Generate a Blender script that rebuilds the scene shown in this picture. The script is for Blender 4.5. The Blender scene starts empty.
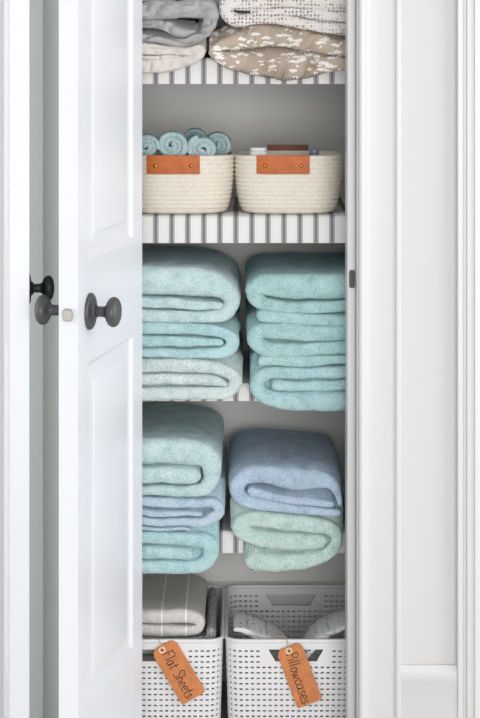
import bpy, math, random
from mathutils import Vector, noise
random.seed(4)
F = 1943.0; CX = 240.0; HY = 15.0; H = 1.50           # lens in pixels, principal point, eye height
COL = bpy.context.scene.collection

def at(x, y, Y):
    """pixel of the photo at depth Y -> world point"""
    return Vector(((x-CX)*Y/F, Y, H-(y-HY)*Y/F))
def lin(c):
    return tuple(((v/255)/12.92 if v/255 <= .04045 else (((v/255)+.055)/1.055)**2.4) for v in c)
def sst(a, b, x):
    t = min(1, max(0, (x-a)/(b-a))); return t*t*(3-2*t)

# ------------------------------------------------------------------ materials
def new_mat(name, rgb, rough=.5, metal=0, spec=.5):
    m = bpy.data.materials.new(name); m.use_nodes = True
    b = m.node_tree.nodes['Principled BSDF']
    b.inputs['Base Color'].default_value = (*lin(rgb), 1)
    b.inputs['Roughness'].default_value = rough
    b.inputs['Metallic'].default_value = metal
    b.inputs['Specular IOR Level'].default_value = spec
    return m, m.node_tree, b
def N(nt, t, **kw):
    n = nt.nodes.new(t)
    for k, v in kw.items(): setattr(n, k, v)
    return n
def objcoord(nt, scale=(1, 1, 1)):
    tc = N(nt, 'ShaderNodeTexCoord'); mp = N(nt, 'ShaderNodeMapping')
    mp.inputs['Scale'].default_value = scale
    nt.links.new(tc.outputs['Object'], mp.inputs['Vector'])
    return mp.outputs['Vector']
def noise_n(nt, vec, scale, detail=3, rough=.5):
    n = N(nt, 'ShaderNodeTexNoise'); n.inputs['Scale'].default_value = scale
    n.inputs['Detail'].default_value = detail; n.inputs['Roughness'].default_value = rough
    nt.links.new(vec, n.inputs['Vector']); return n.outputs['Fac']
def ramp(nt, fac, stops):
    r = N(nt, 'ShaderNodeValToRGB'); e = r.color_ramp.elements
    while len(e) < len(stops): e.new(.5)
    for el, (p, c) in zip(e, stops): el.position = p; el.color = (*c, 1)
    nt.links.new(fac, r.inputs['Fac']); return r.outputs['Color']
def bump(nt, b, h, strength, dist):
    n = N(nt, 'ShaderNodeBump'); n.inputs['Strength'].default_value = strength; n.inputs['Distance'].default_value = dist
    nt.links.new(h, n.inputs['Height']); nt.links.new(n.outputs['Normal'], b.inputs['Normal'])
def math_n(nt, op, a, bb=None, c=None):
    n = N(nt, 'ShaderNodeMath', operation=op)
    for i, v in enumerate((a, bb, c)):
        if v is None: continue
        if isinstance(v, (int, float)): n.inputs[i].default_value = v
        else: nt.links.new(v, n.inputs[i])
    return n.outputs[0]
def mixc(nt, fac, a, b):
    n = N(nt, 'ShaderNodeMix', data_type='RGBA')
    for i, v in ((0, fac), (6, a), (7, b)):
        if isinstance(v, tuple): n.inputs[i].default_value = (*v, 1) if len(v) == 3 else v
        elif isinstance(v, (int, float)): n.inputs[i].default_value = v
        else: nt.links.new(v, n.inputs[i])
    return n.outputs[2]
def sc(c, k): return tuple(min(1, v*k) for v in c)

def paint(name, rgb, rough=.45, bs=.06):
    m, nt, b = new_mat(name, rgb, rough)
    v = objcoord(nt); bump(nt, b, noise_n(nt, v, 120, 2), bs, .001); return m
def terry(name, rgb):
    m, nt, b = new_mat(name, rgb, 1, spec=.05)
    v = objcoord(nt); c = lin(rgb)
    f = noise_n(nt, v, 400, 3, .7); g = noise_n(nt, v, 34, 3, .6)
    mixf = math_n(nt, 'ADD', math_n(nt, 'MULTIPLY', f, .65), math_n(nt, 'MULTIPLY', g, .35))
    col = ramp(nt, mixf, [(.38, (c[0]*.63, c[1]*.72, c[2]*.75)), (.475, c), (.59, sc((c[0]*1.34, c[1]*1.2, c[2]*1.18), 1))])
    nt.links.new(col, b.inputs['Base Color'])
    b.inputs['Sheen Weight'].default_value = .25; b.inputs['Sheen Roughness'].default_value = .6
    bump(nt, b, f, .9, .006); return m
def cotton(name, rgb, sheen=.1, rough=.8):
    m, nt, b = new_mat(name, rgb, rough, spec=.25); c = lin(rgb)
    v = objcoord(nt); f = noise_n(nt, v, 25, 4, .6)
    nt.links.new(ramp(nt, f, [(.3, sc(c, .86)), (.65, sc(c, 1.05))]), b.inputs['Base Color'])
    w = noise_n(nt, objcoord(nt, (1, .35, 1)), 60, 3, .55)
    b.inputs['Sheen Weight'].default_value = sheen
    bump(nt, b, w, .5, .006); return m

M = {}
M['white_door'] = paint('white_door_paint', (214, 216, 221), .32, .03)
M['white_trim'] = paint('white_trim_paint', (203, 203, 204), .35, .03)
M['white_wall'] = paint('white_wall_paint', (198, 198, 198), .7)
M['grey_wall'] = paint('grey_closet_paint', (221, 221, 217), .8)
M['sage'] = paint('sage_wall_paint', (192, 200, 197), .7)
M['sage_trim'] = paint('sage_trim_paint', (190, 198, 194), .6)
def floor_mat():
    m, nt, b = new_mat('oak_floor', (190, 184, 176), .4)
    v = objcoord(nt, (8, .8, 1)); f = noise_n(nt, v, 6, 5)
    nt.links.new(ramp(nt, f, [(.3, lin((176, 168, 158))), (.7, lin((208, 202, 194)))]), b.inputs['Base Color']); return m
M['floor'] = floor_mat()
M['bronze'] = paint('dark_bronze', (70, 70, 72), .38, .05)
M['black'] = paint('black_metal', (34, 35, 37), .4, .05)
M['nickel'] = new_mat('satin_nickel', (158, 156, 150), .45, .7)[0]
M['brass'] = new_mat('aged_brass', (176, 130, 66), .35, .9)[0]
M['plastic'] = new_mat('white_plastic', (226, 226, 228), .4)[0]
M['clear'] = new_mat('blue_tinted_bottle', (196, 212, 226), .12)[0]
M['cap'] = new_mat('grey_cap', (120, 130, 145), .3)[0]
M['ink'] = new_mat('black_ink', (28, 24, 22), .6)[0]
def ticking():
    m, nt, b = new_mat('ticking_stripe', (240, 239, 236), .85, spec=.2)
    tc = N(nt, 'ShaderNodeTexCoord'); sx = N(nt, 'ShaderNodeSeparateXYZ'); nt.links.new(tc.outputs['Object'], sx.inputs[0])
    f = math_n(nt, 'FRACT', math_n(nt, 'ADD', math_n(nt, 'DIVIDE', sx.outputs['X'], .0330), 19.76))
    d = math_n(nt, 'ABSOLUTE', math_n(nt, 'SUBTRACT', f, .5))
    g1, g2, g3, wt = lin((122, 122, 126)), lin((180, 180, 180)), lin((148, 148, 151)), lin((224, 223, 221))
    col = ramp(nt, d, [(0, g1), (.08, g1), (.09, g2), (.12, g2), (.13, g3), (.17, g3), (.18, wt), (.42, wt), (.46, lin((228, 227, 225))), (.5, lin((226, 225, 223)))])
    nt.links.new(col, b.inputs['Base Color'])
    bump(nt, b, noise_n(nt, tc.outputs['Object'], 500, 2), .15, .001); return m
M['ticking'] = ticking()
def rope():
    m, nt, b = new_mat('cream_rope', (228, 219, 206), .95, spec=.1); c = lin((231, 223, 210))
    v = objcoord(nt, (1, 1, .5)); f = noise_n(nt, v, 300, 3)
    nt.links.new(ramp(nt, f, [(.3, sc(c, .86)), (.65, c)]), b.inputs['Base Color']); bump(nt, b, f, .4, .002); return m
M['rope'] = rope()
def leather(name, rgb):
    m, nt, b = new_mat(name, rgb, .5, spec=.35); c = lin(rgb)
    v = objcoord(nt); f = noise_n(nt, v, 45, 5, .6); g = noise_n(nt, v, 600, 3)
    nt.links.new(ramp(nt, f, [(.3, sc(c, .78)), (.7, sc(c, 1.12))]), b.inputs['Base Color']); bump(nt, b, g, .2, .001); return m
M['leather'] = leather('tan_leather', (188, 100, 46))
M['brown'] = leather('shaded_leather', (126, 72, 46))  # handle leather darkened in colour for the shade at the far rim
M['tag'] = leather('tag_leather', (204, 128, 76))
M['twine'] = cotton('jute_twine', (196, 168, 130))
M['eyelet'] = new_mat('cream_eyelet', (240, 212, 172), .5)[0]
def dotted(name, base, dot, scale, r0):
    m, nt, b = new_mat(name, base, .85, spec=.2)
    v = objcoord(nt, (1, 1, 1)); w = N(nt, 'ShaderNodeTexVoronoi'); w.inputs['Scale'].default_value = scale
    w.inputs['Randomness'].default_value = .3; nt.links.new(v, w.inputs['Vector'])
    nt.links.new(ramp(nt, w.outputs['Distance'], [(r0, lin(dot)), (r0+.08, lin(base))]), b.inputs['Base Color'])
    bump(nt, b, noise_n(nt, v, 50, 3), .4, .005); return m
M['dot_sheet'] = dotted('dotted_cotton', (216, 212, 207), (142, 136, 131), 135, .30)
M['dot_case'] = dotted('sprigged_cotton', (240, 240, 241), (95, 100, 112), 75, .17)
def speckle():
    m, nt, b = new_mat('speckled_knit', (190, 190, 190), 1, spec=.1)
    v = objcoord(nt); f = noise_n(nt, v, 260, 4, .8)
    nt.links.new(ramp(nt, f, [(.38, lin((120, 120, 123))), (.54, lin((224, 223, 221)))]), b.inputs['Base Color']); bump(nt, b, f, 1, .006); return m
M['speckle'] = speckle()
def floral():
    m, nt, b = new_mat('taupe_floral_cotton', (190, 176, 160), .85, spec=.2)
    v = objcoord(nt); dn = N(nt, 'ShaderNodeTexNoise'); dn.inputs['Scale'].default_value = 70; dn.inputs['Detail'].default_value = 2
    nt.links.new(v, dn.inputs['Vector'])
    va = N(nt, 'ShaderNodeVectorMath', operation='SCALE'); va.inputs['Scale'].default_value = .012; nt.links.new(dn.outputs['Color'], va.inputs[0])
    vv = N(nt, 'ShaderNodeVectorMath', operation='ADD'); nt.links.new(v, vv.inputs[0]); nt.links.new(va.outputs[0], vv.inputs[1])
    # leaves: long voronoi cells gathered in sprays by a slower noise
    masks = []
    for rot, off, sc_ in ((38, 0, 37), (-47, .31, 42), (82, .77, 36)):
        mp = N(nt, 'ShaderNodeMapping'); mp.inputs['Rotation'].default_value = (0, math.radians(rot), 0); mp.inputs['Scale'].default_value = (1, .5, 2.9)
        mp.inputs['Location'].default_value = (off, off, off)
        nt.links.new(vv.outputs[0], mp.inputs['Vector'])
        w = N(nt, 'ShaderNodeTexVoronoi'); w.inputs['Scale'].default_value = sc_; w.inputs['Randomness'].default_value = .8; nt.links.new(mp.outputs['Vector'], w.inputs['Vector'])
        leaf = math_n(nt, 'LESS_THAN', w.outputs['Distance'], .355); vein = math_n(nt, 'GREATER_THAN', w.outputs['Distance'], .05)
        mv = N(nt, 'ShaderNodeMapping'); mv.inputs['Location'].default_value = (off*3, off*2, off); nt.links.new(v, mv.inputs['Vector'])
        area_ = math_n(nt, 'GREATER_THAN', noise_n(nt, mv.outputs['Vector'], 21, 1), .53)
        masks.append(math_n(nt, 'MULTIPLY', math_n(nt, 'MULTIPLY', leaf, area_), vein))
    mask = math_n(nt, 'MAXIMUM', math_n(nt, 'MAXIMUM', masks[0], masks[1]), masks[2])
    nt.links.new(mixc(nt, mask, lin((178, 164, 149)), lin((228, 224, 218))), b.inputs['Base Color'])
    bump(nt, b, noise_n(nt, v, 45, 3), .4, .006); return m
M['floral'] = floral()
def striped_blanket():
    m, nt, b = new_mat('grey_striped_blanket', (165, 163, 160), .9, spec=.15)
    tc = N(nt, 'ShaderNodeTexCoord'); sx = N(nt, 'ShaderNodeSeparateXYZ'); nt.links.new(tc.outputs['Object'], sx.inputs[0])
    f = math_n(nt, 'FRACT', math_n(nt, 'ADD', math_n(nt, 'DIVIDE', sx.outputs['X'], .0500), 20.05))
    line = math_n(nt, 'LESS_THAN', math_n(nt, 'ABSOLUTE', math_n(nt, 'SUBTRACT', f, .5)), .035)
    g = ramp(nt, noise_n(nt, tc.outputs['Object'], 200, 3), [(.3, lin((206, 203, 199))), (.7, lin((224, 221, 217)))])
    nt.links.new(mixc(nt, line, g, lin((250, 250, 249))), b.inputs['Base Color'])
    bump(nt, b, noise_n(nt, tc.outputs['Object'], 60, 4), .4, .005); return m
M['blanket'] = striped_blanket()
M['grey_sateen'] = cotton('grey_sateen', (166, 165, 166), .15, .45)
M['ivory'] = cotton('ivory_cotton', (210, 205, 199))
M['white_cotton'] = cotton('white_cotton', (240, 239, 238))

# ------------------------------------------------------------------ mesh helpers
class MB:
    def __init__(s): s.v = []; s.f = []
    def add(s, v, f):
        o = len(s.v); s.v += [tuple(p) for p in v]; s.f += [tuple(i+o for i in q) for q in f]; return s
    def box(s, x0, x1, y0, y1, z0, z1):
        return s.add([(x, y, z) for x in (x0, x1) for y in (y0, y1) for z in (z0, z1)],
                     [(0, 1, 3, 2), (4, 6, 7, 5), (0, 4, 5, 1), (2, 3, 7, 6), (0, 2, 6, 4), (1, 5, 7, 3)])
    def grid(s, rows, closed_u=False, closed_v=False, cap0=False, cap1=False):
        n = len(rows); m = len(rows[0]); V = [p for r in rows for p in r]; Fc = []
        for i in range(n if closed_v else n-1):
            for j in range(m if closed_u else m-1):
                a, b_ = i*m+j, i*m+(j+1) % m; c, d = ((i+1) % n)*m+(j+1) % m, ((i+1) % n)*m+j
                Fc.append((a, b_, c, d))
        if cap0: Fc.append(tuple(range(m))[::-1])
        if cap1: Fc.append(tuple((n-1)*m+j for j in range(m)))
        return s.add(V, Fc)
    def lathe(s, o, ax, prof, n=32):
        ax = Vector(ax).normalized(); o = Vector(o)
        u = ax.orthogonal().normalized(); w = ax.cross(u)
        rows = [[o+ax*h+(u*math.cos(2*math.pi*k/n)+w*math.sin(2*math.pi*k/n))*r for k in range(n)] for r, h in prof]
        return s.grid(rows, closed_u=True, cap0=True, cap1=True)
    def tube(s, pts, r, n=8, closed=False):
        pts = [Vector(p) for p in pts]; rows = []; L = len(pts); u = None
        for i in range(L):
            t = (pts[(i+1) % L]-pts[i-1]) if closed else (pts[min(L-1, i+1)]-pts[max(0, i-1)])
            t.normalize()
            if u is None: u = t.orthogonal().normalized()
            u = (u-t*u.dot(t)).normalized(); w = t.cross(u)
            rows.append([pts[i]+(u*math.cos(2*math.pi*k/n)+w*math.sin(2*math.pi*k/n))*r for k in range(n)])
        return s.grid(rows, closed_u=True, closed_v=closed, cap0=not closed, cap1=not closed)
    def prism(s, prof, z0, z1, fn=lambda a, b, z: (a, b, z)):
        return s.grid([[fn(a, b, z) for a, b in prof] for z in (z0, z1)], closed_u=True, cap0=True, cap1=True)

def wpos(o):
    p = Vector((0, 0, 0))
    while o: p += o.location; o = o.parent
    return p
def link(name, mb, mat, parent=None, origin=None, smooth=True, bevel=0):
    if parent is not None: off = wpos(parent)
    else:
        if origin is None:
            xs, ys, zs = zip(*mb.v); origin = ((min(xs)+max(xs))/2, (min(ys)+max(ys))/2, min(zs))
        off = Vector(origin)
    me = bpy.data.meshes.new(name)
    me.from_pydata([tuple(Vector(p)-off) for p in mb.v], [], mb.f); me.validate(); me.update()
    o = bpy.data.objects.new(name, me); COL.objects.link(o); me.materials.append(mat)
    import bmesh
    bm = bmesh.new(); bm.from_mesh(me)
    bmesh.ops.remove_doubles(bm, verts=bm.verts, dist=1e-6)
    bmesh.ops.recalc_face_normals(bm, faces=bm.faces); bm.to_mesh(me); bm.free()
    if smooth:
        for p in me.polygons: p.use_smooth = True
        me.set_sharp_from_angle(angle=math.radians(38))
    if bevel:
        b = o.modifiers.new('bevel', 'BEVEL'); b.width = bevel; b.segments = 2; b.limit_method = 'ANGLE'
    if parent is not None: o.parent = parent
    else: o.location = off
    return o
def tag(o, label, cat, group=None):
    o['label'] = label; o['category'] = cat
    if group: o['group'] = group
    return o
def thing(name, label, cat, loc, group=None):
    o = bpy.data.objects.new(name, None); o.empty_display_size = .05; o.location = loc; COL.objects.link(o)
    return tag(o, label, cat, group)
def struct(name, mb, mat, bevel=0, smooth=True):
    o = link(name, mb, mat, bevel=bevel, smooth=smooth); o['kind'] = 'structure'; return o
def dup(root, delta, label):
    r = root.copy(); COL.objects.link(r); r.location = root.location+Vector(delta); r['label'] = label
    for ch in list(root.children):
        c = ch.copy(); COL.objects.link(c); c.parent = r
        for g in list(ch.children):
            d = g.copy(); COL.objects.link(d); d.parent = c
    return r
def crom(pts, per=12):
    P = [Vector(p) for p in pts]; out = []
    for i in range(len(P)-1):
        a = P[i-1] if i else P[0]*2-P[1]; b = P[i]; c = P[i+1]; d = P[i+2] if i+2 < len(P) else P[-1]*2-P[-2]
        for k in range(per):
            t = k/per
            out.append(.5*((2*b)+(c-a)*t+(2*a-5*b+4*c-d)*t*t+(3*b-a-3*c+d)*t**3))
    out.append(P[-1]); return out

# ------------------------------------------------------------------ the setting
YW = 3.84; YJ = 3.955; YB = 4.40; YS = 4.10; ZT = 2.05
JL, JR = -.215, .2312
IL, IR = -.332, .285
w = MB(); w.box(JR+.018, 1.3, YW, YJ, 0, 2.5); w.box(-.357, JL-.018, YW, YJ, 0, 2.5); w.box(JL-.018, JR+.018, YW, YJ, ZT+.018, 2.5)
struct('wall_front', w, M['white_wall'])
w = MB(); w.box(IL-.03, IR+.03, YB, YB+.05, 0, 2.5); struct('wall_back', w, M['grey_wall'])
w = MB(); w.box(IL-.025, IL, YJ, YB, 0, 2.5); struct('wall_left', w, M['white_wall'])
w = MB(); w.box(IR, IR+.03, YJ, YB, 0, 2.5); struct('wall_right', w, M['grey_wall'])
w = MB(); w.box(-1.6, IL-.026, YS, YS+.05, 0, 2.5); struct('wall_rear', w, M['sage'])
w = MB(); w.box(-1.6, 1.3, -.6, YB+.05, -.05, 0); struct('floor', w, M['floor'])
w = MB(); w.box(IL-.03, IR+.03, YJ, YB+.05, 2.5, 2.54); struct('ceiling', w, M['grey_wall'])
# closet frame: jambs with a stop each, head jamb
def frame():
    m = MB()
    m.box(JR, JR+.018, YW, YJ, 0, ZT+.018); m.box(JL-.018, JL, YW, YJ, 0, ZT+.018); m.box(JL, JR, YW, YJ, ZT, ZT+.018)
    m.box(JR-.0172, JR, YW+.038, YJ, 0, ZT); m.box(JL, JL+.0115, YW+.038, YJ, 0, ZT)
    return struct('trim_1', m, M['white_trim'], bevel=.0025)
jamb = frame()
def pxw(x): return (x-CX)*YW/F
CAS = [(0, 0), (0, .009), (.002, .012), (.006, .0135), (.011, .0125), (.014, .0105), (.022, .0105), (.040, .0125), (.058, .015),
       (.0665, .0165), (.068, .0130), (.0705, .0128), (.073, .0185), (.077, .020), (.0815, .0195), (.083, .017), (.083, 0)]
def casing(name, x0, sgn, z1, mat=M['white_trim'], yw=YW, z0=0):
    m = MB(); m.prism([(x0+sgn*a, yw-b) for a, b in CAS], z0, z1); return struct(name, m, mat)
casing('trim_2', JR+.003, 1, ZT+.08); casing('trim_3', JL-.003, -1, ZT+.08)
m = MB(); rows = [[(x, YW-b, ZT+.003+a) for a, b in CAS] for x in (JL-.086, JR+.086)]; m.grid(rows, closed_u=True, cap0=True, cap1=True)
struct('trim_4', m, M['white_trim'])
CAS2 = [(.0, 0), (.0, .016), (.0015, .019), (.009, .0195), (.0105, .016), (.0125, .012), (.018, .0115), (.0195, .018), (.024, .0185), (.0255, .0135), (.033, .0125),
        (.0345, .0175), (.040, .0175), (.0415, .012), (.075, .009), (.083, .007), (.083, 0)]
m = MB(); m.prism([(pxw(456.5)+a, YW-b) for a, b in CAS2], 0, ZT+.08); struct('trim_5', m, M['white_trim'])
m = MB(); m.prism([(-.4136-a, YS-b) for a, b in [(0, 0), (0, .018), (.004, .02), (.07, .016), (.072, 0)]], 0, 2.1); struct('trim_6', m, M['sage_trim'])
zb = at(430, 664, YW).z
BB = [(0, 0), (.015, 0), (.015, zb-.032), (.0165, zb-.030), (.0165, zb-.012), (.0125, zb-.008), (.0105, zb-.004), (.007, zb), (0, zb)]
m = MB(); x0, x1 = JR+.0862, pxw(456.4); m.grid([[(x, YW-a, z) for a, z in BB] for x in (x0, x1)], closed_u=True, cap0=True, cap1=True)
struct('baseboard_right', m, M['white_trim'])
m = MB(); m.grid([[(x, YB-a, z) for a, z in BB] for x in (IL, IR)], closed_u=True, cap0=True, cap1=True)
struct('baseboard_back', m, M['grey_wall'])
# strike plate on the right stop
c = at(352, 279, YW+.0372); m = MB(); rows = []
for dy in (.0, -.0014):
    rr = []
    for k in range(28):
        a = 2*math.pi*k/28; ca, sa = math.cos(a), math.sin(a)
        rr.append((c.x+.0058*math.copysign(abs(ca)**.4, ca), c.y+.0006+dy, c.z+.018*math.copysign(abs(sa)**.35, sa)))
    rows.append(rr)
m.grid(rows, closed_u=True, cap0=True, cap1=True); link('strike_plate', m, M['black'], parent=jamb)

# ------------------------------------------------------------------ doors
def leaf(a, b, th, zs, W, z0, z1, u_in):
    """raised panel leaf. a: latch edge, b: hinge edge of the visible face (x, y); panels are (zlo, zhi)"""
    a = Vector((a[0], a[1], 0)); d = Vector((b[0], b[1], 0))-a; L = d.length; d /= L; n = Vector((-d.y, d.x, 0))     # away from the visible face
    if n.x > 0: n = -n
    m = MB()
    def q(u, w_, z): return a+d*u+n*w_+Vector((0, 0, z))
    us = [0, u_in[0], u_in[1], L]; zz = [z0]+[v for p in zs for v in p]+[z1]
    for side in (0, 1):
        def s(u, dep, z): return q(u, dep if side == 0 else th-dep, z)
        for i in range(3):
            for j in range(len(zz)-1):
                if i == 1 and j % 2 == 1: continue
                m.add([s(us[i], 0, zz[j]), s(us[i+1], 0, zz[j]), s(us[i+1], 0, zz[j+1]), s(us[i], 0, zz[j+1])], [(0, 1, 2, 3)])
        for lo, hi in zs:
            prev = None
            for ins, dep in ((0, 0), (.0015, .001), (.007, .004), (.010, .006), (.014, .0063), (.040, .0028), (.042, .002), (.0440, .0016)):
                r = [s(us[1]+ins, dep, lo+ins), s(us[2]-ins, dep, lo+ins), s(us[2]-ins, dep, hi-ins), s(us[1]+ins, dep, hi-ins)]
                if prev: m.grid([prev, r], closed_u=True)
                prev = r
            m.add(prev, [(0, 1, 2, 3)])
    for p, r in (((0, z0), (0, z1)), ((L, z0), (L, z1)), ((0, z0), (L, z0)), ((0, z1), (L, z1))):
        m.add([q(p[0], 0, p[1]), q(p[0], th, p[1]), q(r[0], th, r[1]), q(r[0], 0, r[1])], [(0, 1, 2, 3)])
    return m, q, d, n
A = at(78, 0, 3.40); B = at(142.2, 0, 3.832)
m, q, dd, nn = leaf((A.x, A.y), (B.x, B.y), .035, [(.27, .881), (1.064, 1.90)], .44, .008, 2.03, (.066, .372))
door1 = link('door_1', m, M['white_door'], origin=(B.x, B.y, 0), bevel=.0016); door1['kind'] = 'structure'
KN = [(.0, .0), (.0065, 0), (.0085, .001), (.0095, .004), (.0095, .014), (.0105, .018), (.0125, .021), (.019, .0235), (.0245, .0275), (.027, .033),
      (.0265, .038), (.0235, .0425), (.018, .0455), (.010, .0475), (.0, .048)]
RO = [(0, 0), (.0325, 0), (.033, .0015), (.0325, .004), (.030, .0062), (.026, .0068), (.0235, .006), (.018, .007), (.0145, .0095), (.0125, .013), (0, .013)]
def knob_on(door, o, ax, k=1, mat=M['bronze'], ext=0):
    kb = MB().lathe(Vector(o)+Vector(ax)*.0118*k, ax, [(r*k, h*k*.95+(ext if h > .006 else 0)) for r, h in KN]); kn = link('door_knob', kb, mat, parent=door)
    link('rosette', MB().lathe(o, ax, [(r*k, h*k) for r, h in RO]), mat, parent=kn); return kn
zk = .971; uk = .071
kn = knob_on(door1, q(uk, 0, zk), -nn)
p = q(uk, 0, zk)-nn*.010
knob_on(door1, q(uk, .035, zk), nn, ext=.007)
lc = at(67.5, 315.5, 3.397); m = MB(); rows = []
for k_, yy in ((1, .006), (1, -.004), (.85, -.0065)):
    rows.append([(lc.x+.0088*k_*math.copysign(abs(math.cos(a))**.6, math.cos(a)), A.y+yy-.001+(lc.x-A.x)*-.18, lc.z+.0108*k_*math.copysign(abs(math.sin(a))**.6, math.sin(a)))
                 for a in [2*math.pi*k/28 for k in range(28)]])
m.grid(rows, closed_u=True, cap0=True, cap1=True); link('latch_bolt', m, M['nickel'], parent=door1)
# neighbouring door, open, its free edge towards us
A2 = at(29.3, 0, 3.52); sl = -.165; B2 = (A2.x+sl*.27, A2.y+.27)
m, q2, d2, n2 = leaf((A2.x, A2.y), B2, .035, [(.27, .881), (1.064, 1.90)], .27, .008, 2.03, (.085, .19))
door2 = link('door_2', m, M['white_door'], origin=(B2[0], B2[1], 0), bevel=.0016); door2['kind'] = 'structure'
knob_on(door2, q2(.062, 0, at(0, 288.5, 3.58).z), -n2, .86, M['black'])

m = MB().box(B2[0]-.06, B2[0]-.001, B2[1]+.001, B2[1]+.035, 0, 2.1); struct('trim_7', m, M['white_trim'], bevel=.002)

# ------------------------------------------------------------------ shelves
YF = 4.0
SHELF = {1: (84, .054), 2: (243, .056), 3: (401, .036), 4: (553, .045)}
ZS = {}
LAB = {1: 'top ticking-striped shelf carrying folded sheets', 2: 'ticking-striped shelf carrying the two rope baskets',
       3: 'striped shelf below the rope baskets carrying six aqua towels', 4: 'lowest striped shelf, above the white plastic baskets'}
for k, (yb, t) in SHELF.items():
    z0 = at(0, yb, YF).z; zt = z0+t; ZS[k] = zt
    r = thing('closet_shelf', LAB[k], 'shelf', (0, (YF+YB)/2, z0), 'striped closet shelves')
    m = MB().box(IL+.001, IR-.001, YF+.0025, YB-.001, z0+.001, zt-.002); link('shelf_board', m, M['white_trim'], parent=r)
    m = MB(); pr = [(YB-.002, zt-.002), (YB-.002, zt)]
    for i in range(9):
        a = math.pi/2*i/8; pr.append((YF+.008-.008*math.sin(a), zt-.008+.008*math.cos(a)))
    pr += [(YF, z0), (YF+.0022, z0), (YF+.0022, zt-.002)]
    nseg = 2
    m.grid([[(x, y, z) for y, z in pr] for x in (IL+.0012, IR-.0012)], closed_u=True, cap0=True, cap1=True)
    link('striped_liner', m, M['ticking'], parent=r)

# ------------------------------------------------------------------ folded cloth: a band swept along its fold line
def strip(mb, path, Y, Yb, comp=None, seed=0, n=90, amp=.0026, wr=0, cap=.8, ends=(1, 1), wav=.005, nose=10, jut=0):
    """path: (x_px, y_px, thickness_px) along the fold; swept from depth Y back to Yb"""
    s = F/Y
    P = crom([((x-CX)/s, H-(y-HY)/s, max(.8, t-(.9 if amp > .002 and not wr else 0))/s/2) for x, y, t in path], 14)
    L = [0]
    for a, b in zip(P, P[1:]): L.append(L[-1]+math.hypot(b.x-a.x, b.y-a.y))
    tot = L[-1]; h0, h1 = P[0].z, P[-1].z
    ds = [tot*i/(n-1) for i in range(n)]
    if ends[0]: ds = [h0*(1-math.cos(math.pi/2*i/6)) for i in range(6)]+[d for d in ds if d > h0*1.0]
    if ends[1]: ds = [d for d in ds if d < tot-h1*1.0]+[tot-h1*(1-math.cos(math.pi/2*i/6)) for i in range(5, -1, -1)]
    ds = sorted(set(ds)); rows = []; j = 0
    def samp(d):
        jj = 0
        lo, hi = 0, len(L)-1
        while hi-lo > 1:
            mid = (lo+hi)//2
            if L[mid] <= d: lo = mid
            else: hi = mid
        t = (d-L[lo])/max(1e-9, L[hi]-L[lo]); return P[lo].lerp(P[hi], t)
    so = Vector((seed*3.17, seed*1.31, seed*.77))
    for d in ds:
        c = samp(d); e = .007; a = samp(max(0, d-e)); b = samp(min(tot, d+e))
        tx, tz = b.x-a.x, b.y-a.y; l = math.hypot(tx, tz) or 1; nx, nz = -tz/l, tx/l
        h = c.z; k = 1; push = 0
        if ends[0] and d < h0: k = math.sqrt(max(0, 1-(1-d/h0)**2)); push = (1-k)*h0*.5
        if ends[1] and tot-d < h1: k = min(k, math.sqrt(max(0, 1-(1-(tot-d)/h1)**2))); push = max(push, (1-k)*h1*.5)
        hh = h*k
        wv = wav*noise.noise(Vector((d*14+seed*9.1, seed*2.7, path[0][1]*.31)))
        ring = []
        for i in range(nose+1):
            f = -math.pi/2+math.pi*i/nose
            ring.append((math.copysign(abs(math.sin(f))**.72, math.sin(f)), h*cap*(1-math.cos(f))+push+wv))
        dep = [.02, .045, .08, .12, .17, .23, .29, .35, .41]; mx = Yb-Y
        dep = [v for v in dep if v < mx-.012 and v > h*cap+.004]+[mx-.006]
        for v in dep: ring.append((1.0, v))
        ring.append((.6, mx)); ring.append((-.6, mx))
        for v in reversed(dep): ring.append((-1.0, v))
        row = []
        for aa, yy in ring:
            p = Vector((c.x+nx*hh*aa, Y+yy-jut, c.y+nz*hh*aa))
            q_ = p+so*0
            dv = noise.noise_vector(q_*22+so)*amp*1.1+noise.noise_vector(q_*75+so)*amp*.45
            if wr:
                qq = Vector((p.x*16, p.y*9, p.z*34)); w1 = noise.noise_vector(qq+so); w2 = noise.noise_vector(qq*2.3+so)
                dv += Vector((w1.x*wr*.5, w1.y*wr*.8, w1.z*wr))+w2*wr*.45
                rg = max(0, 1-abs(noise.noise(Vector((p.x*20+p.z*26, p.y*7, p.z*52-p.x*9))+so))*3.2)**2
                dv.y += wr*1.1*rg; dv.z -= .25*wr*rg
            p += dv
            if comp:
                zt, zb_, zs, ya, yb2 = comp; w_ = sst(ya, yb2, p.y)
                if p.z < zt: p.z = zt-(zt-p.z)*(1-w_*(1-(zt-zs)/(zt-zb_)))
            row.append(p)
        rows.append(row)
    mb.grid(rows, closed_u=True, cap0=True, cap1=True)
def cloth(name, strips, Y, Yb, mat, label, cat, group, comp=None, seed=0, parent=None, **kw):
    mb = MB()
    for i, st in enumerate(strips):
        opt = dict(kw)
        if isinstance(st, tuple): opt.update(st[1]); st = st[0]
        yb = opt.pop('Yb', Yb); yf = opt.pop('Y', Y)
        strip(mb, st, yf+(.002 if i else 0), yb, comp, seed, **opt)
    o = link(name, mb, mat, parent=parent)
    return tag(o, label, cat, group) if label else o

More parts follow.
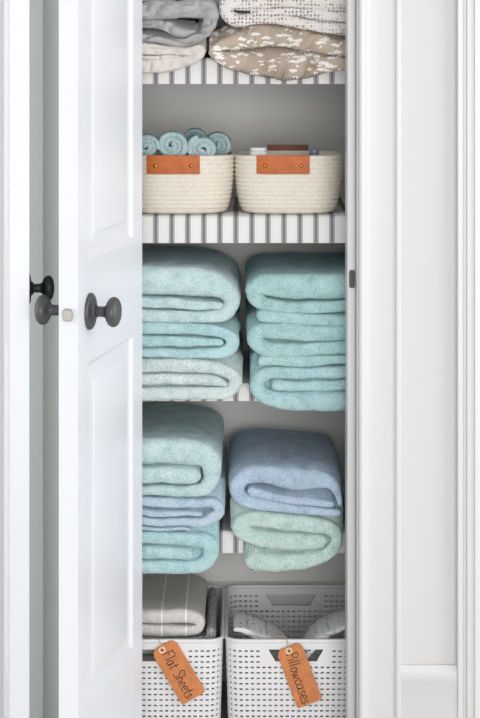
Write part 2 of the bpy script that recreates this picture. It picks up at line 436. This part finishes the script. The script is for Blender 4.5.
YT = 3.962                                             # front of the towels, a little past the lip
def zpx(y, Y=YT): return at(0, y, Y).z
def stack(top_px, bot_px, k): return (zpx(top_px), zpx(bot_px), ZS[k]+.002, YT+.015, YF+.009)
aq1 = terry('aqua_terry_pale', (202, 231, 233)); aq2 = terry('aqua_terry', (186, 225, 229)); aq3 = terry('aqua_terry_light', (214, 234, 232))
aq4 = terry('aqua_terry_teal', (182, 224, 225)); bl1 = terry('pale_blue_terry', (194, 219, 236)); bl2 = terry('blue_terry', (188, 213, 235)); aq5 = terry('seafoam_terry', (202, 231, 223))
G3L = 'towels in the left stack of the middle shelf'; G3R = 'towels in the right stack of the middle shelf'
G4L = 'towels in the left stack of the lowest shelf'; G4R = 'towels in the right stack of the lowest shelf'
YTB = 4.335; XL = 112; XR = 374
c = stack(268, 403.5, 3)
cloth('bath_towel', [[(XL, 281, 29), (170, 282, 30), (205, 284, 29), (224, 290, 22), (232, 302, 18), (225, 314, 15), (205, 317.5, 13), (XL, 316, 13)],
                     [(XL, 302.5, 12.5), (170, 304, 11.5), (224, 307, 8.5)]], YT, YTB, aq1,
      'pale aqua folded bath towel, topmost of the left stack on the middle shelf', 'towel', G3L, c, 1)
cloth('bath_towel', [[(XL, 329, 13.5), (170, 328.5, 13.5), (205, 330, 13), (226, 335, 13), (232.5, 343, 16), (226, 351.5, 13), (205, 354, 10), (XL, 353, 9.5)],
                     [(XL, 342, 12), (170, 342, 11.5), (223, 343.5, 8)]], YT, YTB, aq2,
      'aqua folded bath towel, middle one of the left stack on the middle shelf', 'towel', G3L, c, 2)
cloth('bath_towel', [[(XL, 366.5, 15.5), (170, 366, 15), (205, 367.5, 15), (228, 373, 14), (236, 382, 15), (228, 392.5, 14), (205, 394, 13), (XL, 395.5, 14.5)],
                     [(XL, 381, 12.5), (170, 380, 12), (212, 381.5, 11), (227, 384.5, 6)]], YT, YTB, aq3,
      'very pale aqua folded bath towel, bottom of the left stack on the middle shelf', 'towel', G3L, c, 3)
c = stack(276, 413, 3)
cloth('bath_towel', [[(XR, 285, 24), (320, 288, 26), (285, 287.5, 26), (263, 286.5, 21), (254.5, 294, 19), (264, 304.5, 15), (290, 308.5, 12.5), (325, 308, 12), (XR, 303, 13)],
                     [(XR, 321.5, 13), (310, 320, 13), (256, 316, 13)]], YT, YTB, aq4,
      'aqua folded bath towel, topmost of the right stack on the middle shelf', 'towel', G3R, c, 4)
cloth('bath_towel', [[(XR, 333, 15), (320, 334, 17), (285, 332, 18), (263, 331.5, 17), (254, 339.5, 18), (265, 349.5, 17), (290, 351.5, 15), (325, 349, 14), (XR, 346, 12)],
                     [(XR, 357.5, 10), (310, 361.5, 11), (258, 361.5, 11)]], YT, YTB, aq4,
      'aqua folded bath towel, middle one of the right stack on the middle shelf', 'towel', G3R, c, 5)
cloth('bath_towel', [[(XR, 371, 12), (320, 373.5, 12.5), (285, 373.5, 13), (266, 375, 15), (257, 386, 16), (266, 397.5, 16), (290, 401.5, 20), (325, 402.5, 21), (XR, 400, 21)],
                     [(XR, 382.5, 12.5), (320, 386.5, 11.5), (271, 386, 11.5)]], YT, YTB, aq2,
      'aqua folded bath towel, sagging, bottom of the right stack on the middle shelf', 'towel', G3R, c, 6)
c = stack(440, 576, 4)
cloth('bath_towel', [[(XL, 452, 27), (165, 453, 28), (195, 455, 27), (208, 461, 24), (212, 474, 21), (207, 487, 17), (190, 492.5, 12), (XL, 490, 10)],
                     [(XL, 474.5, 17), (160, 476.5, 17.5), (200.5, 478, 16)]], YT, YTB, aq1,
      'large pale aqua folded bath towel, topmost of the left stack on the lowest shelf', 'towel', G4L, c, 7)
cloth('bath_towel', [[(XL, 500.5, 9.5), (165, 503.5, 10), (195, 504, 10), (212, 503.5, 11), (219.5, 510, 13), (212, 518.5, 12), (190, 523.5, 9), (XL, 520, 9)],
                     [(XL, 510.5, 8), (160, 514, 7), (203, 514.5, 5)], [(XL, 527, 5), (160, 529.5, 4.5), (190, 530, 4)]], YT, YTB, bl1,
      'thin pale blue folded towel, middle one of the left stack on the lowest shelf', 'towel', G4L, c, 8)
cloth('bath_towel', [[(XL, 536.5, 13), (165, 539.5, 14), (190, 540.5, 15), (206, 543, 17), (211, 553, 18), (205, 564, 16), (185, 568.5, 14), (XL, 567, 14)],
                     [(XL, 551.5, 14), (160, 554, 13.5), (193, 555.5, 11.5)]], YT, YTB, aq2,
      'pale aqua folded bath towel, bottom of the left stack on the lowest shelf', 'towel', G4L, c, 9)
c = stack(466, 576.5, 4)
cloth('bath_towel', [[(340.5, 507, 5), (338.5, 494, 9), (328, 482.5, 17), (295, 480.5, 24), (262, 475.5, 21), (243, 479, 18), (236.5, 491, 17), (245, 502, 14), (275, 507.5, 11), (310, 511.5, 10), (341, 514, 7)],
                     [(247, 492, 10.5), (275, 498.5, 9.5), (305, 501.5, 9.5), (334, 505, 7)]], YT, YTB-.01, bl2,
      'light blue folded bath towel lying on a seafoam towel in the right stack', 'towel', G4R, c, 10)
cloth('bath_towel', [[(327, 543.5, 16), (290, 543, 19), (257, 539, 18), (239, 529.5, 18), (252, 520, 17), (285, 523, 18), (315, 526, 17), (332, 531, 15), (337, 542, 13), (326, 556.5, 13), (290, 563.5, 18), (244, 562.5, 24)]],
      YT, YTB-.01, aq5, 'seafoam green rolled-fold towel with a hanging end, under the light blue towel', 'towel', G4R, c, 11, n=110)

# ---- sheets on the top shelf
c = (zpx(0), zpx(76), ZS[1]+.003, YT+.015, YF+.009)
kw = dict(amp=.0006, wr=.0072, wav=.008, n=110)
GS = 'folded sheets on the top shelf'
cloth('sheet_set', [[(XL, -14, 30), (160, -14, 31), (180, -16, 28), (192, -22, 14)]], YT+.012, YTB, M['white_cotton'],
      'white folded sheet lying on the grey sateen sheets at the very top', 'sheets', GS, None, 12, amp=.0006, wr=.002)
cloth('sheet_set', [[(XL, 9, 17), (160, 11, 18), (190, 8, 19), (209, 10, 17), (209, 24, 15), (200, 36, 12), (182, 42, 9), (150, 39, 9), (XL, 34, 9)],
                    [(XL, 22.5, 8.5), (160, 25, 9), (180, 31, 8), (196, 30, 6)]], YT, YTB, M['grey_sateen'],
      'crumpled silvery grey sateen sheets folded on top of the ivory ones', 'sheets', GS, c, 13, **kw)
cloth('sheet_set', [[(XL, 46.5, 11), (160, 50, 10), (188, 50.5, 9), (200, 51, 12), (191, 59, 13), (165, 63.5, 15), (XL, 67, 17)],
                    [(XL, 55, 3), (150, 57, 3), (190, 56, 2.5)]], YT, YTB, M['ivory'],
      'ivory folded sheets hanging over the shelf edge below the grey sateen ones', 'sheets', GS, c, 14, amp=.0006, wr=.0042, wav=.006, n=100)
c = (zpx(0), zpx(82), ZS[1]+.003, YT+.015, YF+.009)
cloth('sheet_set', [[(XR, 2, 26), (300, -3, 26), (252, -1, 24), (231, 2, 20), (226.5, 13, 14), (238, 20.5, 12), (262, 18, 11), (290, 21.5, 11), (325, 27, 12), (XR, 32, 12)],
                    [(XR, 20, 11), (325, 15, 11), (290, 12, 8), (250, 12, 6)]], YT, YTB, M['dot_sheet'],
      'white sheets with small grey dots, folded on top of the taupe floral ones', 'sheets', GS, c, 15, amp=.0006, wr=.003, wav=.006, n=90)
cloth('sheet_set', [[(XR, 52, 15), (330, 46, 18), (300, 39.5, 22), (268, 36, 22), (240, 40.5, 19), (220, 46.5, 11), (212, 52, 7), (222, 58.5, 11), (244, 63, 22), (275, 66, 28), (305, 66.5, 25), (330, 64, 15), (XR, 62, 8)]],
      YT, YTB, M['floral'],
      'taupe sheets with white leaf print, folded over the right of the top shelf', 'sheets', GS, c, 16, amp=.0006, wr=.0048, wav=.006, n=120)

# ------------------------------------------------------------------ rope baskets
def sup(a, n=3.2):
    ca, sa = math.cos(a), math.sin(a)
    return math.copysign(abs(ca)**(2/n), ca), math.copysign(abs(sa)**(2/n), sa)
def rope_basket():
    yc = YF+.014+.078; z0 = ZS[2]+.001; s = F/(YF+.02)
    x0, x1 = (234.5-CX)/s, (343.5-CX)/s; xc = (x0+x1)/2; hw = (x1-x0)/2; hd = .078; hh = .1215; nc = 13
    root = thing('rope_basket', 'cream coiled rope basket on the right holding bottles', 'basket', (xc, yc, z0), 'rope baskets')
    def pt(a, k, z):      # k: fraction of half sizes
        cx, cy = sup(a); return (xc+cx*hw*k, yc+cy*hd*(k-.0), z)
    def kz(t): return .865+.135*(1-(1-t)**2.2) if t > 0 else .865
    rows = []; nA = 120; step = hh/nc; r = step*.5
    angs = [2*math.pi*i/nA for i in range(nA)]
    prof = [(0, .0), (.55, .0), (.80, .0008)]
    for c_ in range(nc):
        for i in range(6):
            f = -math.pi/2+math.pi*(i+.5)/6
            z = step*(c_+.5)+math.sin(f)*r; b = math.cos(f)*r*.75
            k = kz(z/hh); low = max(0, 1-z/.016); k -= .055*low**2
            prof.append((k+b/hw-.012, z))
    kk = prof[-1][0]
    prof += [(kk-.03, hh), (kk-.06, hh-.003), (kk-.085, hh-.012)]
    for i in range(1, 8): z = hh-.012-(hh-.024)*i/7; prof.append((kz(z/hh)-.095, z))
    prof += [(.5, .009), (0, .009)]
    for k, z in prof: rows.append([pt(a, k, z0+z) for a in angs])
    m = MB().grid(rows, closed_u=True, cap0=True, cap1=True)
    link('basket_body', m, M['rope'], parent=root)
    # leather patches: front flush with the rim, back one standing above it
    def patch(sgn, xa, xb, za, zb_, mat, name, th=.0028):
        m = MB(); outer = []; inner = []
        nx, nz = 16, 6
        def P(i, j, o):
            x = xa+(xb-xa)*i/nx; z = za+(zb_-za)*j/nz
            cx = (x-xc)/hw; t = min(1, (z-z0)/hh); k = kz(t)
            cy = (max(0, 1-abs(cx/k)**3.2))**(1/3.2)
            return (x, yc+sgn*(cy*hd*k+.0012+o), z)
        rr = []
        for o in (0, th):
            rr.append([[P(i, j, o) for i in range(nx+1)] for j in range(nz+1)])
        m.grid(rr[0]); m.grid(rr[1])
        def border(g): return g[0]+[r_[-1] for r_ in g[1:]]+g[-1][-2::-1]+[r_[0] for r_ in g[-2:0:-1]]
        m.grid([border(rr[0]), border(rr[1])], closed_u=True)
        hnd = link(name, m, mat, parent=root, bevel=.0008)
        for fx in (.16, .84):
            p = P(nx*fx, nz*.44, th); link('rivet', MB().lathe(p, (0, sgn, .0), [(0, -.001), (.0043, -.001), (.0043, .0008), (.0034, .002), (.0015, .0028), (0, .0029)], 18), M['brass'], parent=hnd)
        return hnd
    ztop = z0+hh; pw = lambda x: (x-CX)/s
    patch(-1, pw(256.5), pw(309.5), ztop-.0375, ztop+.0012, M['leather'], 'leather_handle')
    # back handle: seen from inside, its shade put into a darker leather
    m = MB(); m.box(pw(268), pw(311), yc+hd-.0005, yc+hd+.0025, ztop-.035, ztop+.0125)
    link('leather_handle', m, M['brown'], parent=root, bevel=.001)['label'] = 'leather handle standing above the far rim, shade put into its colour'
    return root, xc, yc, z0, hh
rb, rxc, ryc, rz0, rhh = rope_basket()
LB = dup(rb, (-.2268, 0, 0), 'cream coiled rope basket on the left holding rolled washcloths')
# rolled washcloths
def roll(px, py, r, Yf, Yb, mat, label, seed):
    turns = 2.7; r *= 1.3; path = []; t = r/(turns+.25)*.95; nP = 26
    for i in range(nP+1):
        f = i/nP; rad = t*.22+(r-t*.5-t*.22)*f; a = seed*2.1+f*turns*2*math.pi
        path.append((px+rad*math.cos(a), py+rad*math.sin(a)*.92, t*(.90+.1*random.random())))
    cloth('rolled_washcloth', [path], Yf, Yb, mat, label, 'washcloth', 'rolled washcloths in the left rope basket', None, seed, n=120, amp=.0012, nose=6)
wa = terry('washcloth_aqua', (190, 218, 222)); wb = terry('washcloth_teal', (182, 212, 215)); wc = terry('washcloth_shaded', (160, 188, 190))  # last terry is darkened in colour for the shade behind the front rolls
yi = ryc-.066
roll(146, 147.5, 11, yi+.004, yi+.062, wb, 'aqua rolled washcloth at the far left, beside the door', 1)
roll(171.5, 146, 14.2, yi+.003, yi+.062, wa, 'largest aqua rolled washcloth, second from the left in the rope basket', 2)
roll(202.5, 149, 13, yi+.003, yi+.062, wa, 'aqua rolled washcloth in the front right of the left rope basket', 3)
roll(194, 140, 10, yi+.068, yi+.122, wc, 'rolled washcloth behind the front row, shade put into its colour', 4)
roll(217, 145, 12.5, yi+.066, yi+.12, wb, 'teal rolled washcloth at the back right corner of the basket', 5)
# bottles in the right basket
def bottle_flat(px0, px1, ytop, Y, label):
    s = F/Y; x0, x1 = (px0-CX)/s, (px1-CX)/s; zt = at(0, ytop, Y).z; zb_ = rz0+.0105; xc = (x0+x1)/2; hw = (x1-x0)/2; hd = .018
    root = thing('lotion_bottle', label, 'bottle', (xc, Y, zb_))
    rows = []
    for k, z in ((.85, 0), (1, .004), (1, (zt-zb_)-.018), (.96, zt-zb_-.012), (.8, zt-zb_-.0075), (.62, zt-zb_-.0068)):
        rows.append([(xc+sup(a, 4)[0]*hw*k, Y+sup(a, 4)[1]*hd*k, zb_+z) for a in [2*math.pi*i/40 for i in range(40)]])
    link('bottle_body', MB().grid(rows, closed_u=True, cap0=True, cap1=True), M['plastic'], parent=root)
    rows = [[(xc+sup(a, 3.5)[0]*hw*k, Y+sup(a, 3.5)[1]*hd*k, z) for a in [2*math.pi*i/40 for i in range(40)]] for k, z in ((.9, zt-.0066), (.92, zt-.003), (.86, zt-.001), (.6, zt))]
    link('bottle_cap', MB().grid(rows, closed_u=True, cap0=True, cap1=True), M['plastic'], parent=root)
bottle_flat(249, 268, 147, ryc-.032, 'white flat-topped bottle inside the right rope basket')
root = thing('glass_bottle', 'small bluish bottle with grey cap inside the right rope basket', 'bottle', (at(314, 0, ryc-.02).x, ryc-.02, rz0+.0105))
x_ = root.location.x; y_ = ryc-.02; zt = at(0, 149.5, y_).z; zb_ = rz0+.0105; hb = zt-zb_
link('bottle_body', MB().lathe((x_, y_, zb_), (0, 0, 1), [(0, 0), (.014, 0), (.015, .002), (.015, hb-.024), (.013, hb-.018), (.008, hb-.013), (.008, hb-.0105), (0, hb-.0105)], 28), M['clear'], parent=root)
link('bottle_cap', MB().lathe((x_, y_, zb_+hb-.0102), (0, 0, 1), [(0, 0), (.0105, 0), (.0108, .001), (.0105, .009), (.009, .0102), (0, .0102)], 24), M['cap'], parent=root)

# ------------------------------------------------------------------ perforated plastic baskets on the closet floor
def plastic_basket():
    Y0 = 3.985; s = F/Y0; zr = at(0, 641, Y0).z; W = 140/s; D = .38; xa = (226-CX)/s; xc = xa+W/2; yc = Y0+D/2
    root = thing('plastic_basket', 'white perforated plastic basket on the right with the Pillowcases tag', 'basket', (xc, yc, .001), 'plastic baskets on the closet floor')
    hgt = zr-.001; R = .030
    segs = []   # rounded rectangle as (x, y) sampled at equal steps, counter-clockwise from mid front
    def loop(hw, hd, R, n):
        pts = []; per = [(2*hw-2*R), math.pi/2*R, (2*hd-2*R), math.pi/2*R]*2
        tot = sum(per); out = []
        for i in range(n):
            d = tot*i/n
            # begin at the middle of the front side, going right
            d = (d+(hw-R)) % tot
            k = 0
            while d > per[k]: d -= per[k]; k += 1
            cs = [(hw-R, -hd+R), (hw-R, hd-R), (-hw+R, hd-R), (-hw+R, -hd+R)]
            if k == 0: p = (-hw+R+d, -hd)
            elif k == 2: p = (hw, -hd+R+d)
            elif k == 4: p = (hw-R-d, hd)
            elif k == 6: p = (-hw, hd-R-d)
            else:
                c_ = cs[(k-1)//2]; a0 = [-math.pi/2, 0, math.pi/2, math.pi][(k-1)//2]; a = a0+d/R; p = (c_[0]+R*math.cos(a), c_[1]+R*math.sin(a))
            out.append(p)
        return out
    NC = 106
    fine = 4
    base = loop(W/2, D/2, R, NC*fine)
    def P(u, t):           # u in cells, t height fraction
        i = u*fine; i0 = int(math.floor(i)) % (NC*fine); f = i-math.floor(i); a = base[i0]; b = base[(i0+1) % (NC*fine)]
        k = .955+.045*t
        return Vector((xc+(a[0]*(1-f)+b[0]*f)*k, yc+(a[1]*(1-f)+b[1]*f)*k, .001+hgt*t))
    pitch = .0113; rim = .0150; nrow = int((hgt-rim-.006)/pitch)
    zrows = [hgt-rim-pitch*i for i in range(nrow+1)]
    me_v = []; idx = {}; faces = []
    def vid(u, z):
        key = (round((u % NC)*1000), round(z*1e5))
        if key not in idx: idx[key] = len(me_v); me_v.append(P(u % NC, z/hgt))
        return idx[key]
    half = NC/2
    HC = 6
    def in_rect(c, r):
        d = min((c+.5) % NC, NC-(c+.5) % NC); e = abs((c+.5)-half)
        return min(d, e) < HC and r < 3
    for c_ in range(NC):
        # top band
        faces.append((vid(c_, zrows[0]), vid(c_+1, zrows[0]), vid(c_+1, hgt), vid(c_, hgt)))
        faces.append((vid(c_, 0), vid(c_+1, 0), vid(c_+1, zrows[-1]), vid(c_, zrows[-1])))
        for r in range(nrow):
            z1, z0 = zrows[r], zrows[r+1]
            o = [vid(c_, z0), vid(c_+1, z0), vid(c_+1, z1), vid(c_, z1)]
            if in_rect(c_, r): continue
            a, b_ = c_+.22, c_+.78; za, zb_ = z0+pitch*.35, z0+pitch*.65
            h = [vid(a, za), vid(b_, za), vid(b_, zb_), vid(a, zb_)]
            for k in range(4): faces.append((o[k], o[(k+1) % 4], h[(k+1) % 4], h[k]))
    for cu in (0, half):       # scooped hand hole on the front and the back
        zt_, zl = zrows[0], zrows[3]
        brd = [(cu+c_, zt_) for c_ in range(-HC, HC)]+[(cu+HC, zrows[i]) for i in range(3)]+[(cu+c_, zl) for c_ in range(HC, -HC, -1)]+[(cu-HC, zrows[3-i]) for i in range(3)]
        inner = []
        for u, z in brd:
            fu = (u-cu)/HC; fz = (z-zl)/(zt_-zl); hz = zl+.0068+(zt_-.0022-zl-.0068)*fz
            wd_ = 3.7+.95*fz
            if fz < .4 and abs(fu) > .95: wd_ -= .12
            me_v.append(P((cu+fu*wd_) % NC, hz/hgt)); inner.append(len(me_v)-1)
        ids = [vid(u, z) for u, z in brd]; nb = len(brd)
        for i in range(nb): faces.append((ids[i], ids[(i+1) % nb], inner[(i+1) % nb], inner[i]))
    m = MB(); m.add(me_v, faces)
    body = link('basket_body', m, M['plastic'], parent=root, smooth=False)
    sm = body.modifiers.new('wall', 'SOLIDIFY'); sm.thickness = .0026; sm.offset = 0
    m = MB(); m.tube([P(i*.5, 1.0) for i in range(NC*2)], .0042, 10, closed=True); link('rim', m, M['plastic'], parent=root)
    # floor of the basket
    lp = [P(i*.5, 0) for i in range(NC*2)]
    m = MB(); m.grid([[Vector((p.x, p.y, zz)) for p in lp] for zz in (.001, .004)], closed_u=True, cap0=True, cap1=True); link('basket_floor', m, M['plastic'], parent=root)
    return root, xc, yc, W, D, zr
pb, pxc, pyc, pW, pD, pzr = plastic_basket()
pb2 = dup(pb, (-(pW+.0075), 0, 0), 'white perforated plastic basket on the left with the Flat Sheets tag')
# contents, left: striped blanket over a speckled knit
YC = 4.025
GL = 'linens in the left plastic basket'
yb_ = 4.30
cloth('folded_blanket', [[(97, 617, 13), (160, 617.5, 14), (184, 617, 14), (197, 620, 12), (200, 626, 9), (192, 631, 10), (160, 631.5, 11), (97, 629.5, 11)]],
      YC, yb_, M['blanket'], 'grey folded blanket with thin white stripes in the left plastic basket', 'blanket', None, None, 21, amp=.0006, wr=.002, wav=.004, n=90)
cloth('knit_throw', [[(97, 646.5, 17), (160, 648, 17), (202, 646.5, 16), (210, 639, 11), (210.5, 628, 8)]], YC-.004, yb_+.012, M['speckle'],
      'speckled grey and white throw under the striped blanket', 'throw', None, None, 22, amp=.002, wr=.002, wav=.004, n=90)
cloth('flat_sheet', [[(100, 667, 20), (215, 667, 20)], [(100, 688, 20), (213, 688, 20)], [(102, 706.5, 15), (211, 706.5, 15)]], YC+.05, yb_-.012, M['white_cotton'],
      'white folded flat sheets at the bottom of the left plastic basket', 'sheets', None, None, 23, amp=.0006, wr=.001)
# contents, right: sprigged pillowcases
cloth('pillowcase', [[(234, 629, 4), (244, 631, 5), (257, 636, 5), (272, 642, 5), (286, 655, 5), (296, 682, 5)]], 4.028, 4.14, M['dot_case'],
      'white pillowcase with small dark sprigs, on the left in the right basket', 'pillowcase', None, None, 24, amp=.0008, wr=.0055, wav=.012, cap=.35, n=110)
cloth('pillowcase', [[(357, 624, 4), (347, 627, 5), (334, 632, 5), (319, 640, 5), (307, 655, 5), (300, 682, 5)]], 4.028, 4.14, M['dot_case'],
      'white pillowcase with small dark sprigs, on the right in the right basket', 'pillowcase', None, None, 25, amp=.0008, wr=.0055, wav=.012, cap=.35, n=110)
cloth('pillowcase', [[(242, 690, 16), (349, 690, 16)], [(243, 706, 13), (348, 706, 13)]], YC+.05, 4.28, M['white_cotton'],
      'white folded pillowcases at the bottom of the right basket', 'pillowcase', None, None, 26, amp=.0006, wr=.001)

# ------------------------------------------------------------------ leather tags
GLY = {
 'F': (.62, [[(.05, 0), (.08, .5), (.1, 1)], [(0, .98), (.3, 1), (.55, 1.03)], [(.07, .52), (.42, .55)]]),
 'l': (.26, [[(.07, 1), (.06, .5), (.05, 0)]]),
 'a': (.58, [[(.4, .45), (.25, .56), (.06, .4), (.03, .15), (.2, 0), (.36, .12), (.42, .52), (.42, .12), (.52, .02)]]),
 't': (.42, [[(.16, .9), (.15, .45), (.16, .1), (.3, .02)], [(0, .56), (.34, .6)]]),
 'S': (.62, [[(.5, .88), (.36, 1.02), (.12, .95), (.08, .74), (.25, .57), (.45, .4), (.47, .16), (.3, -.02), (.04, .06)]]),
 'h': (.5, [[(.06, 1), (.05, .5), (.05, 0)], [(.05, .32), (.2, .54), (.34, .48), (.38, .2), (.39, 0)]]),
 'e': (.5, [[(.05, .27), (.22, .29), (.4, .33), (.34, .52), (.2, .57), (.06, .4), (.08, .1), (.25, 0), (.43, .08)]]),
 's': (.42, [[(.34, .47), (.2, .56), (.08, .45), (.16, .32), (.3, .2), (.28, .04), (.12, 0), (.02, .07)]]),
 'P': (.56, [[(.08, 0), (.09, .5), (.08, 1)], [(.0, .93), (.26, 1.04), (.5, .88), (.42, .62), (.1, .47)]]),
 'i': (.22, [[(.06, .55), (.05, .28), (.06, 0)], [(.06, .76), (.075, .80)]]),
 'o': (.5, [[(.22, .55), (.06, .42), (.05, .14), (.22, 0), (.39, .14), (.38, .42), (.22, .55)]]),
 'w': (.66, [[(.0, .55), (.06, .2), (.14, 0), (.24, .2), (.28, .45), (.34, .15), (.42, 0), (.52, .25), (.56, .56)]]),
 'c': (.47, [[(.4, .47), (.22, .57), (.05, .35), (.1, .08), (.25, 0), (.42, .1)]]), ' ': (.34, [])}
def leather_tag(top, bot, wpx, eye, text, t0, t1, cap, label, hook, ywall):
    Y = ywall-.0075; s = F/Y
    T = at(*top, Y); Bm = at(*bot, Y); ax = (Bm-T); L = ax.length; ax.normalize(); up = Vector((-ax.z, 0, ax.x))     # letters stand towards upper right
    if up.z < 0: up = -up
    hw = wpx/s/2; th = .0032; ch = hw*.42
    root = thing('leather_tag', label, 'tag', T, 'leather tags on the plastic baskets')
    def Q(u, v, y=0): return T+ax*u+up*v+Vector((0, y, 0))
    E = at(*eye, Y); eu = (E-T).dot(ax); ev = (E-T).dot(up)
    def arc(cu, cv, r, a0, a1): return [(cu+r*math.cos(a0+(a1-a0)*i/5), cv+r*math.sin(a0+(a1-a0)*i/5)) for i in range(6)]
    rr = .005; pi = math.pi
    out = [(0, hw-ch), (0, -hw+ch), (ch*.35, -hw+ch*.35), (ch, -hw)]+arc(L-rr, -hw+rr, rr, -pi/2, 0)+arc(L-rr, hw-rr, rr, 0, pi/2)+[(ch, hw), (ch*.35, hw-ch*.35)]
    n = len(out); rh = .0032
    # body with a real eyelet hole: ring bridge from outline to hole
    hole = []
    for a_ in out:
        d = Vector((a_[0]-eu, a_[1]-ev)).normalized(); hole.append((eu+d.x*rh, ev+d.y*rh))
    m = MB(); b = .0006
    def ins(p, k): d = Vector((p[0]-L*.5, p[1])); d *= (1-k/max(d.length, 1e-6)); return (d.x+L*.5, d.y)
    rows = [[Q(*p, -.0) for p in hole], [Q(*ins(p, b), 0) for p in out], [Q(*p, b) for p in out], [Q(*p, th-b) for p in out], [Q(*ins(p, b), th) for p in out], [Q(*p, th) for p in hole]]
    m.grid(rows, closed_u=True, closed_v=True); body = link('tag_body', m, M['tag'], parent=root)
    m = MB(); m.tube([Q(eu+.0054*math.cos(2*pi*i/28), ev+.0054*math.sin(2*pi*i/28), -.0004) for i in range(28)], .0019, 8, closed=True)
    link('eyelet', m, M['eyelet'], parent=root)
    # string: through the eyelet, up and over the rim
    hk = [Vector(h) for h in hook(E, Y)]
    m = MB()
    m.tube(crom(hk, 8), .0009, 6); link('string', m, M['twine'], parent=root)
    # lettering
    tot = sum(GLY[ch_][0] for ch_ in text); S = at(*t0, Y); En = at(*t1, Y); d = En-S; Lt = d.length; d.normalize(); uu = Vector((-d.z, 0, d.x))
    if uu.z < 0: uu = -uu
    kx = Lt/tot; ky = cap/s; pen = 0; m = MB(); hwid = .00085
    for ch_ in text:
        adv, st = GLY[ch_]
        for pl in st:
            pts = crom([(S+d*(pen+x)*kx+uu*(y-.45)*ky+d*y*.0012) for x, y in pl], 6)
            rows = []
            for i, p in enumerate(pts):
                t = pts[min(i+1, len(pts)-1)]-pts[max(i-1, 0)]; t.normalize(); nv = Vector((-t.z, 0, t.x))*hwid
                rows.append([p-nv+Vector((0, -.0003, 0)), p+nv+Vector((0, -.0003, 0)), p+nv+Vector((0, .0002, 0)), p-nv+Vector((0, .0002, 0))])
            m.grid(rows, closed_u=True, cap0=True, cap1=True)
        pen += adv
    link('lettering', m, M['ink'], parent=root, smooth=False)
    return root
Yfr = 3.985
def hookL(E, Y):
    return [E+Vector((.001, .006, .004)), E+Vector((0, -.002, .003)), E+Vector((-.002, -.003, .008)), at(159.5, 640, Y-.002), at(158, 637, Yfr), at(159, 640, Yfr+.006), at(161, 646, Yfr+.006), at(161, 652, Yfr+.004)]
def hookR(E, Y):
    return [E+Vector((.001, .006, .004)), E+Vector((0, -.002, .003)), E+Vector((-.001, -.003, .010)), at(287, 640, Y-.002), at(284, 636.5, Yfr+.001), at(276, 637, Yfr+.007), at(272, 643, Yfr+.007), at(277, 650, Yfr+.006)]
leather_tag((162.5, 645), (194, 698.5), 27, (162, 650), 'Flat Sheets', (166.5, 652), (191.5, 697), 11.5,
            'tan leather tag lettered Flat Sheets, tied to the left plastic basket', hookL, Yfr)
leather_tag((288.5, 646.5), (310, 704), 26.5, (289, 651), 'Pillowcases', (290.5, 653), (307.5, 703.5), 11.5,
            'tan leather tag lettered Pillowcases, tied to the right plastic basket', hookR, Yfr)

# ------------------------------------------------------------------ light and camera
wd = bpy.data.worlds.new('world'); bpy.context.scene.world = wd; wd.use_nodes = True
bg = wd.node_tree.nodes['Background']; bg.inputs[0].default_value = (1, 1, 1.01, 1); bg.inputs[1].default_value = .76
def area(name, loc, aim, size, power, col=(1, 1, 1)):
    l = bpy.data.lights.new(name, 'AREA'); l.shape = 'RECTANGLE'; l.size, l.size_y = size; l.energy = power; l.color = col
    o = bpy.data.objects.new(name, l); COL.objects.link(o); o.location = loc
    o.rotation_euler = (Vector(aim)-Vector(loc)).to_track_quat('-Z', 'Y').to_euler(); return o
area('front_fill', (1.1, -2.5, 1.3), (0, 4, .95), (3.4, 2.8), 205, (1, .995, .985))  # added frontal fill for the closet; no actual window stands here
area('left_fill', (-2.6, 3.0, 1.4), (-.4, 3.9, 1.0), (1.4, 2.2), 34)  # added fill to brighten the second door's left face and the sage wall
area('side_fill', (2.6, 2.9, 1.5), (-.25, 3.6, 1.0), (1.6, 2.2), 46, (.97, .985, 1))  # added fill to brighten the inner face of the closet door
cam = bpy.data.cameras.new('camera'); co = bpy.data.objects.new('camera', cam); COL.objects.link(co)
co.location = (0, 0, H); co.rotation_euler = (math.pi/2, 0, 0)
cam.sensor_fit = 'HORIZONTAL'; cam.sensor_width = 36; cam.lens = 36*F/480; cam.shift_y = -(359-HY)/480; cam.clip_start = .05
sc_ = bpy.context.scene; sc_.camera = co
sc_.view_settings.view_transform = 'Standard'; sc_.view_settings.look = 'None'
